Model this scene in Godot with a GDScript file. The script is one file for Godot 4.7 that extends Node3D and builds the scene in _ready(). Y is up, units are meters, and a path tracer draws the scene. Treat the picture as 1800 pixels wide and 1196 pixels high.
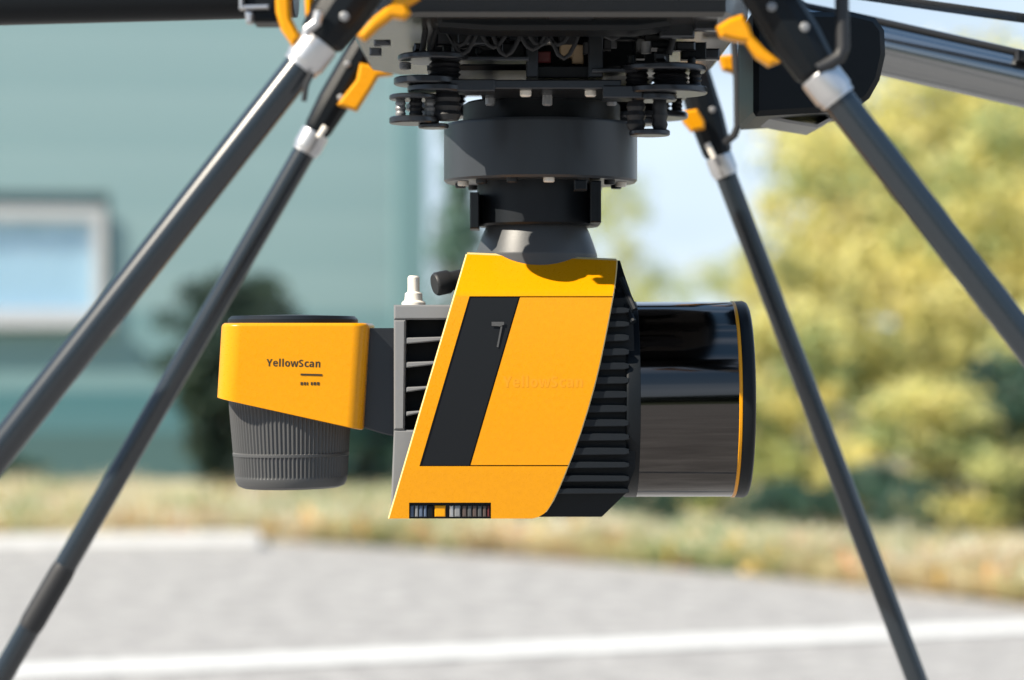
extends Node3D
# A yellow laser scanner hanging under a carbon-tube drone that stands on a bright asphalt lot; a teal clapboard building, shrubs and trees behind.

const F := 4255.0        # focal length in pixels of the 1800 px wide photograph
const EYE := 0.7         # camera height
var rng := RandomNumberGenerator.new()
var M := {}


class Shape:
	# Collects triangles (corners counter-clockwise seen from outside) and commits them with auto-smoothed normals.
	var p := PackedVector3Array()
	var xf := Transform3D()

	func tri(a: Vector3, b: Vector3, c: Vector3) -> void:
		if a.is_equal_approx(b) or b.is_equal_approx(c) or a.is_equal_approx(c):
			return
		p.append(xf * a)
		p.append(xf * b)
		p.append(xf * c)

	func quad(a: Vector3, b: Vector3, c: Vector3, d: Vector3) -> void:
		tri(a, b, c)
		tri(a, c, d)

	func lathe(profile: Array, at: Transform3D, n := 48, ripple := 0.0, teeth := 0) -> Shape:
		# profile: Vector2(radius, height), upwards; the third number of a Vector3 scales the ripple
		var was := xf
		xf = xf * at
		var rings := []
		for q in profile:
			var ring := PackedVector3Array()
			for j in n:
				var t := TAU * j / n
				var r: float = q.x
				if teeth > 0 and q is Vector3:
					var s := sin(t * teeth)
					r += ripple * q.z * clampf(s * 2.5, -1.0, 1.0)
				ring.append(Vector3(r * cos(t), q.y, r * sin(t)))
			rings.append(ring)
		for i in rings.size() - 1:
			for j in n:
				var k := (j + 1) % n
				quad(rings[i][j], rings[i + 1][j], rings[i + 1][k], rings[i][k])
		xf = was
		return self

	func tube(path: Array, radii: Array, n := 16, caps := true) -> Shape:
		var rings := []
		var nn := Vector3.ZERO
		for i in path.size():
			var t: Vector3 = (path[mini(i + 1, path.size() - 1)] - path[maxi(i - 1, 0)]).normalized()
			if nn == Vector3.ZERO:
				nn = t.cross(Vector3(0, 0, 1) if absf(t.z) < 0.9 else Vector3(1, 0, 0)).normalized()
			nn = (nn - t * nn.dot(t)).normalized()
			var bb := t.cross(nn)
			var r: float = radii[mini(i, radii.size() - 1)]
			var ring := PackedVector3Array()
			for j in n:
				var a := TAU * (j + 0.5) / n
				ring.append(path[i] + nn * (r * cos(a)) + bb * (r * sin(a)))
			rings.append(ring)
		for i in rings.size() - 1:
			for j in n:
				var k := (j + 1) % n
				quad(rings[i][j], rings[i][k], rings[i + 1][k], rings[i + 1][j])
		if caps:
			for j in n:
				var k := (j + 1) % n
				tri(path[0], rings[0][k], rings[0][j])
				tri(path[-1], rings[-1][j], rings[-1][k])
		return self

	static func inset(poly: PackedVector2Array, by: float) -> PackedVector2Array:
		var o := PackedVector2Array()
		var n := poly.size()
		for i in n:
			var e0 := (poly[i] - poly[(i + n - 1) % n]).normalized()
			var e1 := (poly[(i + 1) % n] - poly[i]).normalized()
			var n0 := Vector2(-e0.y, e0.x)
			var n1 := Vector2(-e1.y, e1.x)
			var m := (n0 + n1).normalized()
			o.append(poly[i] + m * (by / maxf(m.dot(n0), 0.35)))
		return o

	func prism(outline: PackedVector2Array, zf: float, zb: float, bevel := 0.0) -> Shape:
		# outline in x, y; zf in front of zb (larger z)
		var poly := outline.duplicate()
		if Geometry2D.is_polygon_clockwise(poly):
			poly.reverse()
		# is_polygon_clockwise assumes y down; settle it by the signed area
		var area := 0.0
		for i in poly.size():
			area += poly[i].cross(poly[(i + 1) % poly.size()])
		if area < 0:
			poly.reverse()
		var inner := inset(poly, bevel) if bevel > 0 else poly
		var rings := [[inner, zf]]
		if bevel > 0:
			rings.append([poly, zf - bevel])
			rings.append([poly, zb + bevel])
		rings.append([inner, zb])
		var n := poly.size()
		for r in rings.size() - 1:
			var fr: PackedVector2Array = rings[r][0]
			var bk: PackedVector2Array = rings[r + 1][0]
			for i in n:
				var k := (i + 1) % n
				quad(v3(bk[i], rings[r + 1][1]), v3(bk[k], rings[r + 1][1]), v3(fr[k], rings[r][1]), v3(fr[i], rings[r][1]))
		var ix := Geometry2D.triangulate_polygon(inner)
		for i in range(0, ix.size(), 3):
			var a := inner[ix[i]]
			var b := inner[ix[i + 1]]
			var c := inner[ix[i + 2]]
			if (b - a).cross(c - a) < 0:
				var h := b
				b = c
				c = h
			tri(v3(a, zf), v3(b, zf), v3(c, zf))
			tri(v3(a, zb), v3(c, zb), v3(b, zb))
		return self

	static func v3(q: Vector2, z: float) -> Vector3:
		return Vector3(q.x, q.y, z)

	func box(center: Vector3, size: Vector3, bevel := 0.0) -> Shape:
		var h := size / 2
		prism(PackedVector2Array([Vector2(center.x - h.x, center.y - h.y), Vector2(center.x + h.x, center.y - h.y), Vector2(center.x + h.x, center.y + h.y), Vector2(center.x - h.x, center.y + h.y)]), center.z + h.z, center.z - h.z, bevel)
		return self

	func commit(origin: Vector3, smooth := 38.0) -> ArrayMesh:
		var n := p.size() / 3
		var fn := PackedVector3Array()
		var by := {}
		for f in n:
			var nn := (p[f * 3 + 1] - p[f * 3]).cross(p[f * 3 + 2] - p[f * 3])
			fn.append(nn)
			for k in 3:
				var key := Vector3i((p[f * 3 + k] * 50000.0).round())
				if not by.has(key):
					by[key] = PackedInt32Array()
				by[key].append(f)
		var limit := cos(deg_to_rad(smooth))
		var v := PackedVector3Array()
		var nr := PackedVector3Array()
		for f in n:
			var own := fn[f].normalized()
			for k in [0, 2, 1]:
				var q := p[f * 3 + k]
				var sum := Vector3.ZERO
				for g in by[Vector3i((q * 50000.0).round())]:
					if fn[g].normalized().dot(own) > limit:
						sum += fn[g]
				v.append(q - origin)
				nr.append(sum.normalized() if sum.length() > 0 else own)
		var a := []
		a.resize(Mesh.ARRAY_MAX)
		a[Mesh.ARRAY_VERTEX] = v
		a[Mesh.ARRAY_NORMAL] = nr
		var m := ArrayMesh.new()
		m.add_surface_from_arrays(Mesh.PRIMITIVE_TRIANGLES, a)
		return m


# ---------------------------------------------------------------- helpers
func at(px: float, py: float, d: float) -> Vector3:
	return Vector3((px - 900.0) * d / F, EYE - (py - 598.0) * d / F, -d)


func flat(pts: Array, d: float) -> PackedVector2Array:
	var o := PackedVector2Array()
	for q in pts:
		var w := at(q[0], q[1], d)
		o.append(Vector2(w.x, w.y))
	return o


func lin(r: float, g: float, b: float) -> Color:
	return Color(r, g, b).linear_to_srgb()


func mat(c: Color, rough := 0.6, metal := 0.0, spec := 0.5) -> StandardMaterial3D:
	var m := StandardMaterial3D.new()
	m.albedo_color = c
	m.roughness = rough
	m.metallic = metal
	m.metallic_specular = spec
	return m


func noise_tex(freq: float, lo: Color, hi: Color, size := 512, octaves := 4, sd := 1) -> NoiseTexture2D:
	var n := FastNoiseLite.new()
	n.seed = sd
	n.frequency = freq
	n.fractal_octaves = octaves
	var t := NoiseTexture2D.new()
	t.noise = n
	t.width = size
	t.height = size
	t.seamless = true
	var g := Gradient.new()
	g.set_color(0, lo)
	g.set_color(1, hi)
	t.color_ramp = g
	return t


func bumpy(m: StandardMaterial3D, freq: float, depth: float, tile: float) -> StandardMaterial3D:
	m.uv1_triplanar = true
	m.uv1_scale = Vector3.ONE / tile
	m.heightmap_enabled = true
	m.heightmap_scale = depth
	m.heightmap_texture = noise_tex(freq, Color.BLACK, Color.WHITE, 256, 3, 7)
	return m


func numbered(parent: Node, called: String) -> String:
	if not parent.has_node(NodePath(called)):
		return called
	var k := 1
	while parent.has_node(NodePath("%s_%03d" % [called, k])):
		k += 1
	return "%s_%03d" % [called, k]


func thing(called: String, label: String, category: String, base: Vector3, group := "") -> Node3D:
	var o := Node3D.new()
	o.name = numbered(self, called)
	add_child(o)
	o.position = base
	o.set_meta("label", label)
	o.set_meta("category", category)
	if group:
		o.set_meta("group", group)
	return o


func origin_of(n: Node) -> Vector3:
	var o := Vector3.ZERO
	while n is Node3D and n != self:
		o += n.position
		n = n.get_parent()
	return o


func part(called: String, s: Shape, m: Material, parent: Node, smooth := 38.0) -> MeshInstance3D:
	var o := MeshInstance3D.new()
	o.name = numbered(parent, called)
	o.mesh = s.commit(origin_of(parent), smooth)
	o.material_override = m
	parent.add_child(o)
	return o


func structure(called: String, s: Shape, m: Material) -> MeshInstance3D:
	var o := part(called, s, m, self)
	o.set_meta("kind", "structure")
	o.set_meta("label", called.replace("_", " "))
	return o


func along(a: Vector3, b: Vector3) -> Transform3D:
	# y axis from a towards b, origin at a
	var y := (b - a).normalized()
	var x := y.cross(Vector3(0, 0, 1)).normalized()
	return Transform3D(Basis(x, y, x.cross(y)), a)


func lettering(words: String, size: float, m: Material, parent: Node3D, where: Vector3, called := "lettering") -> MeshInstance3D:
	var f := SystemFont.new()
	f.font_names = PackedStringArray(["Droid Sans"])
	f.font_weight = 700
	var t := TextMesh.new()
	t.text = words
	t.font = f
	t.font_size = 32
	t.pixel_size = size / 32.0
	t.depth = 0.00015
	var o := MeshInstance3D.new()
	o.name = numbered(parent, called)
	o.mesh = t
	o.material_override = m
	parent.add_child(o)
	o.position = where - origin_of(parent)
	return o


# ---------------------------------------------------------------- foliage
func leaf_mesh(clumps: Array, per: int, leaf: float, tones: Array, droop := 0.3) -> ArrayMesh:
	# clumps: [centre, radius]; each leaf is a small folded diamond of two faces, in one of the tones
	var v := PackedVector3Array()
	var nr := PackedVector3Array()
	var cl := PackedColorArray()
	for c in clumps:
		var shade: Color = tones[rng.randi() % tones.size()]
		for i in per:
			var dir := Vector3(rng.randfn(), rng.randfn(), rng.randfn()).normalized()
			var r: float = c[1] * pow(rng.randf(), 0.45)
			var q: Vector3 = c[0] + dir * r * Vector3(1, 0.8, 1)
			var ax := Vector3(rng.randfn(), rng.randfn() - droop, rng.randfn()).normalized()
			var si := ax.cross(Vector3(rng.randfn(), rng.randfn(), rng.randfn())).normalized()
			var l := leaf * rng.randf_range(0.6, 1.25)
			var nn := ax.cross(si)
			var tip := q + ax * l
			var w := l * 0.32
			var a := q + ax * l * 0.45 + si * w + nn * w * 0.4
			var b := q + ax * l * 0.45 - si * w + nn * w * 0.4
			var k := rng.randf_range(0.75, 1.25)
			var col := Color(shade.r * k, shade.g * k * rng.randf_range(0.95, 1.05), shade.b * k)
			var n1 := (tip - q).cross(a - q).normalized()
			var n2 := (b - q).cross(tip - q).normalized()
			for t in [[q, a, tip, n1], [q, tip, b, n2]]:
				for h in 3:
					v.append(t[h])
					nr.append(t[3])
					cl.append(col)
	var arr := []
	arr.resize(Mesh.ARRAY_MAX)
	arr[Mesh.ARRAY_VERTEX] = v
	arr[Mesh.ARRAY_NORMAL] = nr
	arr[Mesh.ARRAY_COLOR] = cl
	var m := ArrayMesh.new()
	m.add_surface_from_arrays(Mesh.PRIMITIVE_TRIANGLES, arr)
	return m


func plant(called: String, label: String, category: String, base: Vector3, crown: ArrayMesh, wood: ArrayMesh, turn: float, size: Vector3, group := "") -> Node3D:
	var o := thing(called, label, category, base, group)
	for d in [["trunk", wood, M.bark], ["crown", crown, M.leaf]]:
		if d[1] == null:
			continue
		var k := MeshInstance3D.new()
		k.name = d[0]
		k.mesh = d[1]
		k.material_override = d[2]
		k.scale = size
		k.rotation.y = turn
		o.add_child(k)
	return o


func wood_mesh(height: float, spread: float, r: float, limbs: int) -> ArrayMesh:
	var s := Shape.new()
	var top := Vector3(0.05, height * 0.8, 0.03)
	s.tube([Vector3(0, -0.05, 0), Vector3(0.02, height * 0.3, 0.0), Vector3(-0.02, height * 0.55, 0.02), top], [r, r * 0.8, r * 0.55, r * 0.2], 8)
	for i in limbs:
		var a := TAU * i / limbs + rng.randf() * 0.7
		var h := height * rng.randf_range(0.25, 0.6)
		var out := Vector3(cos(a), 0, sin(a)) * spread * rng.randf_range(0.6, 0.9)
		s.tube([Vector3(0, h, 0), out * 0.5 + Vector3(0, h + height * 0.12, 0), out + Vector3(0, h + height * 0.22, 0)], [r * 0.45, r * 0.3, r * 0.1], 6)
	return s.commit(Vector3.ZERO)


func tree_clumps(height: float, low: float, wide: float, n: int, rad: float) -> Array:
	var o := []
	for i in n:
		var t := rng.randf()
		var y := lerpf(low, height, t)
		var w := wide * sqrt(maxf(0.05, sin(PI * clampf(t * 0.86 + 0.12, 0, 1))))
		var a := rng.randf() * TAU
		var r := w * sqrt(rng.randf())
		o.append([Vector3(cos(a) * r, y, sin(a) * r), rad * rng.randf_range(0.6, 1.3)])
	return o


func _ready() -> void:
	rng.seed = 20
	# ------------------------------------------------------------ camera, sky, sun, exposure
	var cam := Camera3D.new()
	cam.name = "camera"
	cam.fov = rad_to_deg(2.0 * atan(598.0 / F))
	cam.near = 0.05
	cam.far = 2000.0
	cam.position = Vector3(0, EYE, 0)
	var lens := CameraAttributesPhysical.new()
	lens.frustum_focal_length = 85.0
	lens.frustum_focus_distance = 1.71
	lens.exposure_aperture = 4.3
	cam.attributes = lens
	add_child(cam)
	cam.current = true
	cam.fov = rad_to_deg(2.0 * atan(598.0 / F))

	var env := Environment.new()
	env.background_mode = Environment.BG_SKY
	var sm := ProceduralSkyMaterial.new()
	sm.sky_top_color = lin(0.10, 0.20, 0.35)
	sm.sky_horizon_color = lin(0.38, 0.455, 0.51)
	sm.sky_curve = 0.19
	sm.ground_bottom_color = lin(0.2, 0.19, 0.18)
	sm.ground_horizon_color = lin(0.3, 0.34, 0.36)
	sm.sun_angle_max = 20.0
	var cover := noise_tex(0.006, Color(1, 1, 1, 0), Color(1, 1, 1, 0.30), 1024, 5, 12)
	cover.color_ramp.set_offset(0, 0.45)
	cover.color_ramp.set_offset(1, 0.85)
	sm.sky_cover = cover
	var sky := Sky.new()
	sky.sky_material = sm
	env.sky = sky
	env.tonemap_mode = Environment.TONE_MAPPER_LINEAR
	env.tonemap_exposure = 1.95
	env.sdfgi_enabled = true
	env.ssao_enabled = true
	env.ssil_enabled = true
	var we := WorldEnvironment.new()
	we.name = "world_environment"
	we.environment = env
	add_child(we)

	var sun := DirectionalLight3D.new()
	sun.name = "sun"
	sun.light_energy = 1.5
	sun.light_color = Color(1.0, 0.955, 0.88)
	sun.light_angular_distance = 0.5
	sun.shadow_enabled = true
	sun.transform = Transform3D(Basis.looking_at(-Vector3(-0.64, 0.66, 0.40).normalized()), Vector3(-3, 4, 1))
	add_child(sun)

	materials()
	ground()
	building()
	vegetation()
	drone()
	payload_mount()
	scanner()


func materials() -> void:
	M.asphalt = mat(Color.WHITE, 0.85)
	M.asphalt.albedo_texture = noise_tex(0.008, lin(0.155, 0.15, 0.146), lin(0.53, 0.513, 0.495), 2048, 9, 3)
	M.asphalt.albedo_texture.noise.fractal_gain = 0.86
	M.asphalt.uv1_triplanar = true
	M.asphalt.uv1_world_triplanar = true
	M.asphalt.uv1_scale = Vector3.ONE * 0.42
	M.asphalt.heightmap_enabled = true
	M.asphalt.heightmap_scale = 0.4
	M.asphalt.heightmap_texture = noise_tex(0.25, Color.BLACK, Color.WHITE, 1024, 2, 4)
	M.paint = mat(Color.WHITE, 0.7)
	M.paint.albedo_texture = noise_tex(0.05, lin(0.44, 0.44, 0.43), lin(0.84, 0.84, 0.82), 1024, 7, 9)
	M.paint.uv1_triplanar = true
	M.paint.uv1_world_triplanar = true
	M.paint.uv1_scale = Vector3.ONE * 0.8
	M.concrete = mat(Color.WHITE, 0.85)
	M.concrete.albedo_texture = noise_tex(0.03, lin(0.42, 0.42, 0.41), lin(0.6, 0.59, 0.57), 512, 5, 5)
	M.concrete.uv1_triplanar = true
	M.concrete.uv1_scale = Vector3.ONE * 0.9
	M.soil = mat(Color.WHITE, 0.95)
	M.soil.albedo_texture = noise_tex(0.02, lin(0.26, 0.23, 0.13), lin(0.54, 0.47, 0.30), 512, 5, 6)
	M.soil.uv1_triplanar = true
	M.soil.uv1_world_triplanar = true
	M.soil.uv1_scale = Vector3.ONE * 0.3
	M.leaf = mat(Color.WHITE, 0.6)
	M.leaf.vertex_color_use_as_albedo = true
	M.leaf.backlight_enabled = true
	M.leaf.backlight = Color(0.8, 0.8, 0.7)
	M.leaf.cull_mode = BaseMaterial3D.CULL_DISABLED
	M.bark = mat(lin(0.11, 0.085, 0.065), 0.9)
	M.yellow = mat(lin(0.66, 0.272, 0.0005), 0.28, 0.0, 0.42)
	M.yellow = bumpy(M.yellow, 0.2, 0.004, 0.03)
	M.yellow.albedo_color = Color.WHITE
	M.yellow.albedo_texture = noise_tex(0.012, lin(0.635, 0.257, 0.0005), lin(0.68, 0.283, 0.001), 512, 4, 21)
	M.yellow.roughness = 1.0
	M.yellow.roughness_texture = noise_tex(0.02, Color(0.24, 0.24, 0.24), Color(0.36, 0.36, 0.36), 512, 5, 22)
	M.cream = mat(lin(0.66, 0.50, 0.22), 0.35)
	M.black = bumpy(mat(lin(0.005, 0.007, 0.0095), 0.4, 0.0, 0.3), 0.3, 0.006, 0.02)
	M.fin = bumpy(mat(lin(0.008, 0.0105, 0.014), 0.42, 0.0, 0.35), 0.3, 0.006, 0.02)
	M.window = mat(lin(0.008, 0.0095, 0.012), 0.45, 0.0, 0.3)
	M.gloss = mat(lin(0.075, 0.07, 0.068), 0.08, 1.0)
	M.boom = mat(lin(0.26, 0.27, 0.28), 0.22, 1.0)
	M.rubber = mat(lin(0.012, 0.013, 0.016), 0.55)
	M.anodised = bumpy(mat(lin(0.22, 0.225, 0.235), 0.45, 0.3), 0.3, 0.005, 0.02)
	M.cup = bumpy(mat(lin(0.062, 0.064, 0.067), 0.5), 0.3, 0.006, 0.02)
	M.flange = mat(lin(0.034, 0.039, 0.046), 0.33, 0.0, 0.4)
	M.grey = bumpy(mat(lin(0.055, 0.06, 0.066), 0.42, 0.0, 0.45), 0.3, 0.006, 0.02)
	M.carbon = mat(lin(0.010, 0.016, 0.023), 0.24, 0.0, 0.6)
	M.plate = mat(lin(0.05, 0.054, 0.062), 0.3, 0.8)
	M.belly = mat(lin(0.02, 0.018, 0.017), 0.25, 0.0, 0.7)
	M.metal = mat(lin(0.55, 0.55, 0.56), 0.35, 0.85)
	M.pale = mat(lin(0.78, 0.73, 0.66), 0.5)
	M.ink = mat(lin(0.02, 0.012, 0.004), 0.6)
	M.red = mat(lin(0.09, 0.012, 0.014), 0.5)
	M.beige = mat(lin(0.36, 0.26, 0.16), 0.5)
	M.blue = mat(lin(0.07, 0.10, 0.16), 0.5)


# ---------------------------------------------------------------- setting
func ground() -> void:
	var s := Shape.new()
	s.quad(Vector3(-600, -0.008, 300), Vector3(600, -0.008, 300), Vector3(600, -0.008, -900), Vector3(-600, -0.008, -900))
	structure("ground", s, M.soil)
	# asphalt lot: its far edge runs from the left kerb towards the camera on the right
	s = Shape.new()
	var edge := [Vector3(-40, 0, -7.5), Vector3(-6, 0, -8.1), Vector3(-2.2, 0, -8.35), Vector3(-0.88, 0, -8.5), Vector3(-0.52, 0, -8.45), Vector3(0, 0, -7.9), Vector3(0.69, 0, -7.3), Vector3(0.97, 0, -6.9), Vector3(1.37, 0, -6.45), Vector3(2.6, 0, -5.2), Vector3(5.5, 0, -3.0), Vector3(30, 0, 4)]
	for i in edge.size() - 1:
		s.quad(Vector3(edge[i].x, 0, 6), Vector3(edge[i + 1].x, 0, 6), edge[i + 1], edge[i])
	structure("asphalt_lot", s, M.asphalt)
	s = Shape.new()
	s.quad(Vector3(-60, -0.004, 40), Vector3(60, -0.004, 40), Vector3(60, -0.004, 6), Vector3(-60, -0.004, 6))
	structure("added_lawn", s, mat(lin(0.05, 0.075, 0.025), 0.95))  # unseen dark ground, added behind the camera to dim what glossy parts reflect
	s = Shape.new()
	var a := Vector3(-9, 0.004, -1.42)
	var b := Vector3(9, 0.004, -9.33)
	# painted line crossing the lot
	a = Vector3(-6.0, 0.004, -3.28)
	b = Vector3(5.0, 0.004, -7.32)
	a = at2(-2400, 5.08, -1.07, 5.88, 1.24, -6.0)
	b = at2(0, 5.08, -1.07, 5.88, 1.24, 6.0)
	var across := (b - a).normalized().cross(Vector3.UP).normalized() * 0.085
	s.quad(a - across, b - across, b + across, a + across)
	s.xf = Transform3D()
	var line := structure("painted_line", s, M.paint)
	line.set_meta("label", "wide white painted line across the asphalt lot")
	# low concrete kerb at the left end of the verge
	var kerb := Node3D.new()
	kerb.name = "kerb"
	kerb.set_meta("kind", "structure")
	kerb.set_meta("label", "low pale concrete kerb between asphalt and dry grass")
	add_child(kerb)
	kerb.position = Vector3(-0.86, 0, -8.27)
	var p0 := Vector3(-0.86, 0, -8.27)
	var dir := (Vector3(-1.72, 0, -8.13) - p0).normalized()
	for i in 7:
		var k := Shape.new()
		var x := -dir
		var basis := Basis(x, Vector3.UP, x.cross(Vector3.UP))
		k.xf = Transform3D(basis, p0 + dir * (0.46 + i * 0.92))
		k.box(Vector3(0, -0.02, 0), Vector3(0.914, 0.11, 0.3), 0.012)
		part("kerb_stone", k, M.concrete, kerb)


func at2(_u: float, d0: float, x0: float, d1: float, x1: float, x: float) -> Vector3:
	# point of the painted line with the given x
	var t := (x - x0) / (x1 - x0)
	return Vector3(x, 0.004, -lerpf(d0, d1, t))


func building() -> void:
	# clapboard wall: right-hand corner seen at px 738, the wall comes nearer to the left
	var corner := at(742, 598, 12.4)
	corner.y = 0
	var o := thing("teal_building", "teal clapboard building with a white framed window behind the drone", "building", corner)
	var x := Vector3(-1, 0, 0.19).normalized()      # along the wall, leftwards
	var n := Vector3.UP.cross(x).normalized()
	if n.z < 0:
		n = -n
	# local frame: X to the right along the wall, Y up, Z outwards
	var fr := Transform3D(Basis(-x, Vector3.UP, n), corner)
	var long := 11.0
	var deep := 3.0
	var s := Shape.new()
	s.xf = fr
	s.box(Vector3(-long / 2, 1.9, -deep / 2 - 0.03), Vector3(long, 3.8, deep), 0.0)
	part("wall_core", s, mat(lin(0.10, 0.17, 0.18), 0.8), o)
	s = Shape.new()
	s.xf = fr
	s.box(Vector3(-long / 2, 0.12, -0.02), Vector3(long + 0.02, 0.24, 0.06), 0.0)
	part("foundation", s, mat(lin(0.06, 0.13, 0.14), 0.8), o)
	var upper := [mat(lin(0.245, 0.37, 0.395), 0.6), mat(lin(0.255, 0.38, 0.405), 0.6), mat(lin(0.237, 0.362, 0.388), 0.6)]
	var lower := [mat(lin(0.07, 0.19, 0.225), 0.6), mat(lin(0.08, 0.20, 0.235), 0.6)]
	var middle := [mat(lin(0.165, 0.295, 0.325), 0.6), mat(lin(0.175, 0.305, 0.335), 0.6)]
	# window opening, in the wall's frame
	var wl := -3.05
	var wr := -1.60
	var wb := 0.79
	var wt := 1.36
	var pitch := 0.1
	var k := 0
	var y := 0.24
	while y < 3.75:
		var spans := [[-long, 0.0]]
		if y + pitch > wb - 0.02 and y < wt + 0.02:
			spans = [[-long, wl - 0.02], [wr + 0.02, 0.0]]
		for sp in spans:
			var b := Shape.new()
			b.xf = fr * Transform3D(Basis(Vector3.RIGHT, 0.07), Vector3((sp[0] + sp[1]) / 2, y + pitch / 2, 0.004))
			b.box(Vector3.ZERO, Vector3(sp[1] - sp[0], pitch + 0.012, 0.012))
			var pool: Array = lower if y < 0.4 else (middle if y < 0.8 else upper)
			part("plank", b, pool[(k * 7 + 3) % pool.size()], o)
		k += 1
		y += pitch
	var trim := mat(lin(0.15, 0.27, 0.295), 0.6)
	s = Shape.new()
	s.xf = fr
	s.box(Vector3(-0.06, 1.9, 0.012), Vector3(0.16, 3.8, 0.035), 0.003)
	part("corner_trim", s, trim, o)
	# roof with an overhanging eave, above the frame
	s = Shape.new()
	s.xf = fr
	s.box(Vector3(-long / 2, 3.86, -deep / 2), Vector3(long + 0.4, 0.12, deep + 0.4), 0.01)
	part("roof", s, mat(lin(0.12, 0.12, 0.12), 0.9), o)
	# window
	var white := mat(lin(0.46, 0.48, 0.50), 0.5)
	var w := Shape.new()
	w.xf = fr
	var t := 0.062
	var cx := (wl + wr) / 2
	var cy := (wb + wt) / 2
	w.box(Vector3(cx, wt - t / 2, 0.02), Vector3(wr - wl, t, 0.07), 0.004)
	w.box(Vector3(cx, wb + t / 2, 0.02), Vector3(wr - wl, t, 0.07), 0.004)
	w.box(Vector3(wl + t / 2, cy, 0.02), Vector3(t, wt - wb - 2 * t, 0.07), 0.004)
	w.box(Vector3(wr - t / 2, cy, 0.02), Vector3(t, wt - wb - 2 * t, 0.07), 0.004)
	var wf := part("window", w, white, o)
	w = Shape.new()
	w.xf = fr
	w.box(Vector3(cx, wb - 0.015, 0.04), Vector3(wr - wl + 0.08, 0.03, 0.12), 0.004)
	part("sill", w, white, wf)
	w = Shape.new()
	w.xf = fr
	w.box(Vector3(cx, cy, -0.022), Vector3(wr - wl - 2 * t + 0.01, wt - wb - 2 * t + 0.01, 0.01))
	part("painted_reflection", w, mat(lin(0.40, 0.66, 0.82), 0.7), wf)  # sky reflection of the glass, painted as a pale blue board behind it
	var glass := mat(Color(0.85, 0.93, 1.0, 0.12), 0.02)
	glass.transparency = BaseMaterial3D.TRANSPARENCY_ALPHA
	w = Shape.new()
	w.xf = fr
	w.box(Vector3(cx, cy, 0.0), Vector3(wr - wl - 2 * t + 0.01, wt - wb - 2 * t + 0.01, 0.006))
	part("pane", w, glass, wf)


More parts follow.
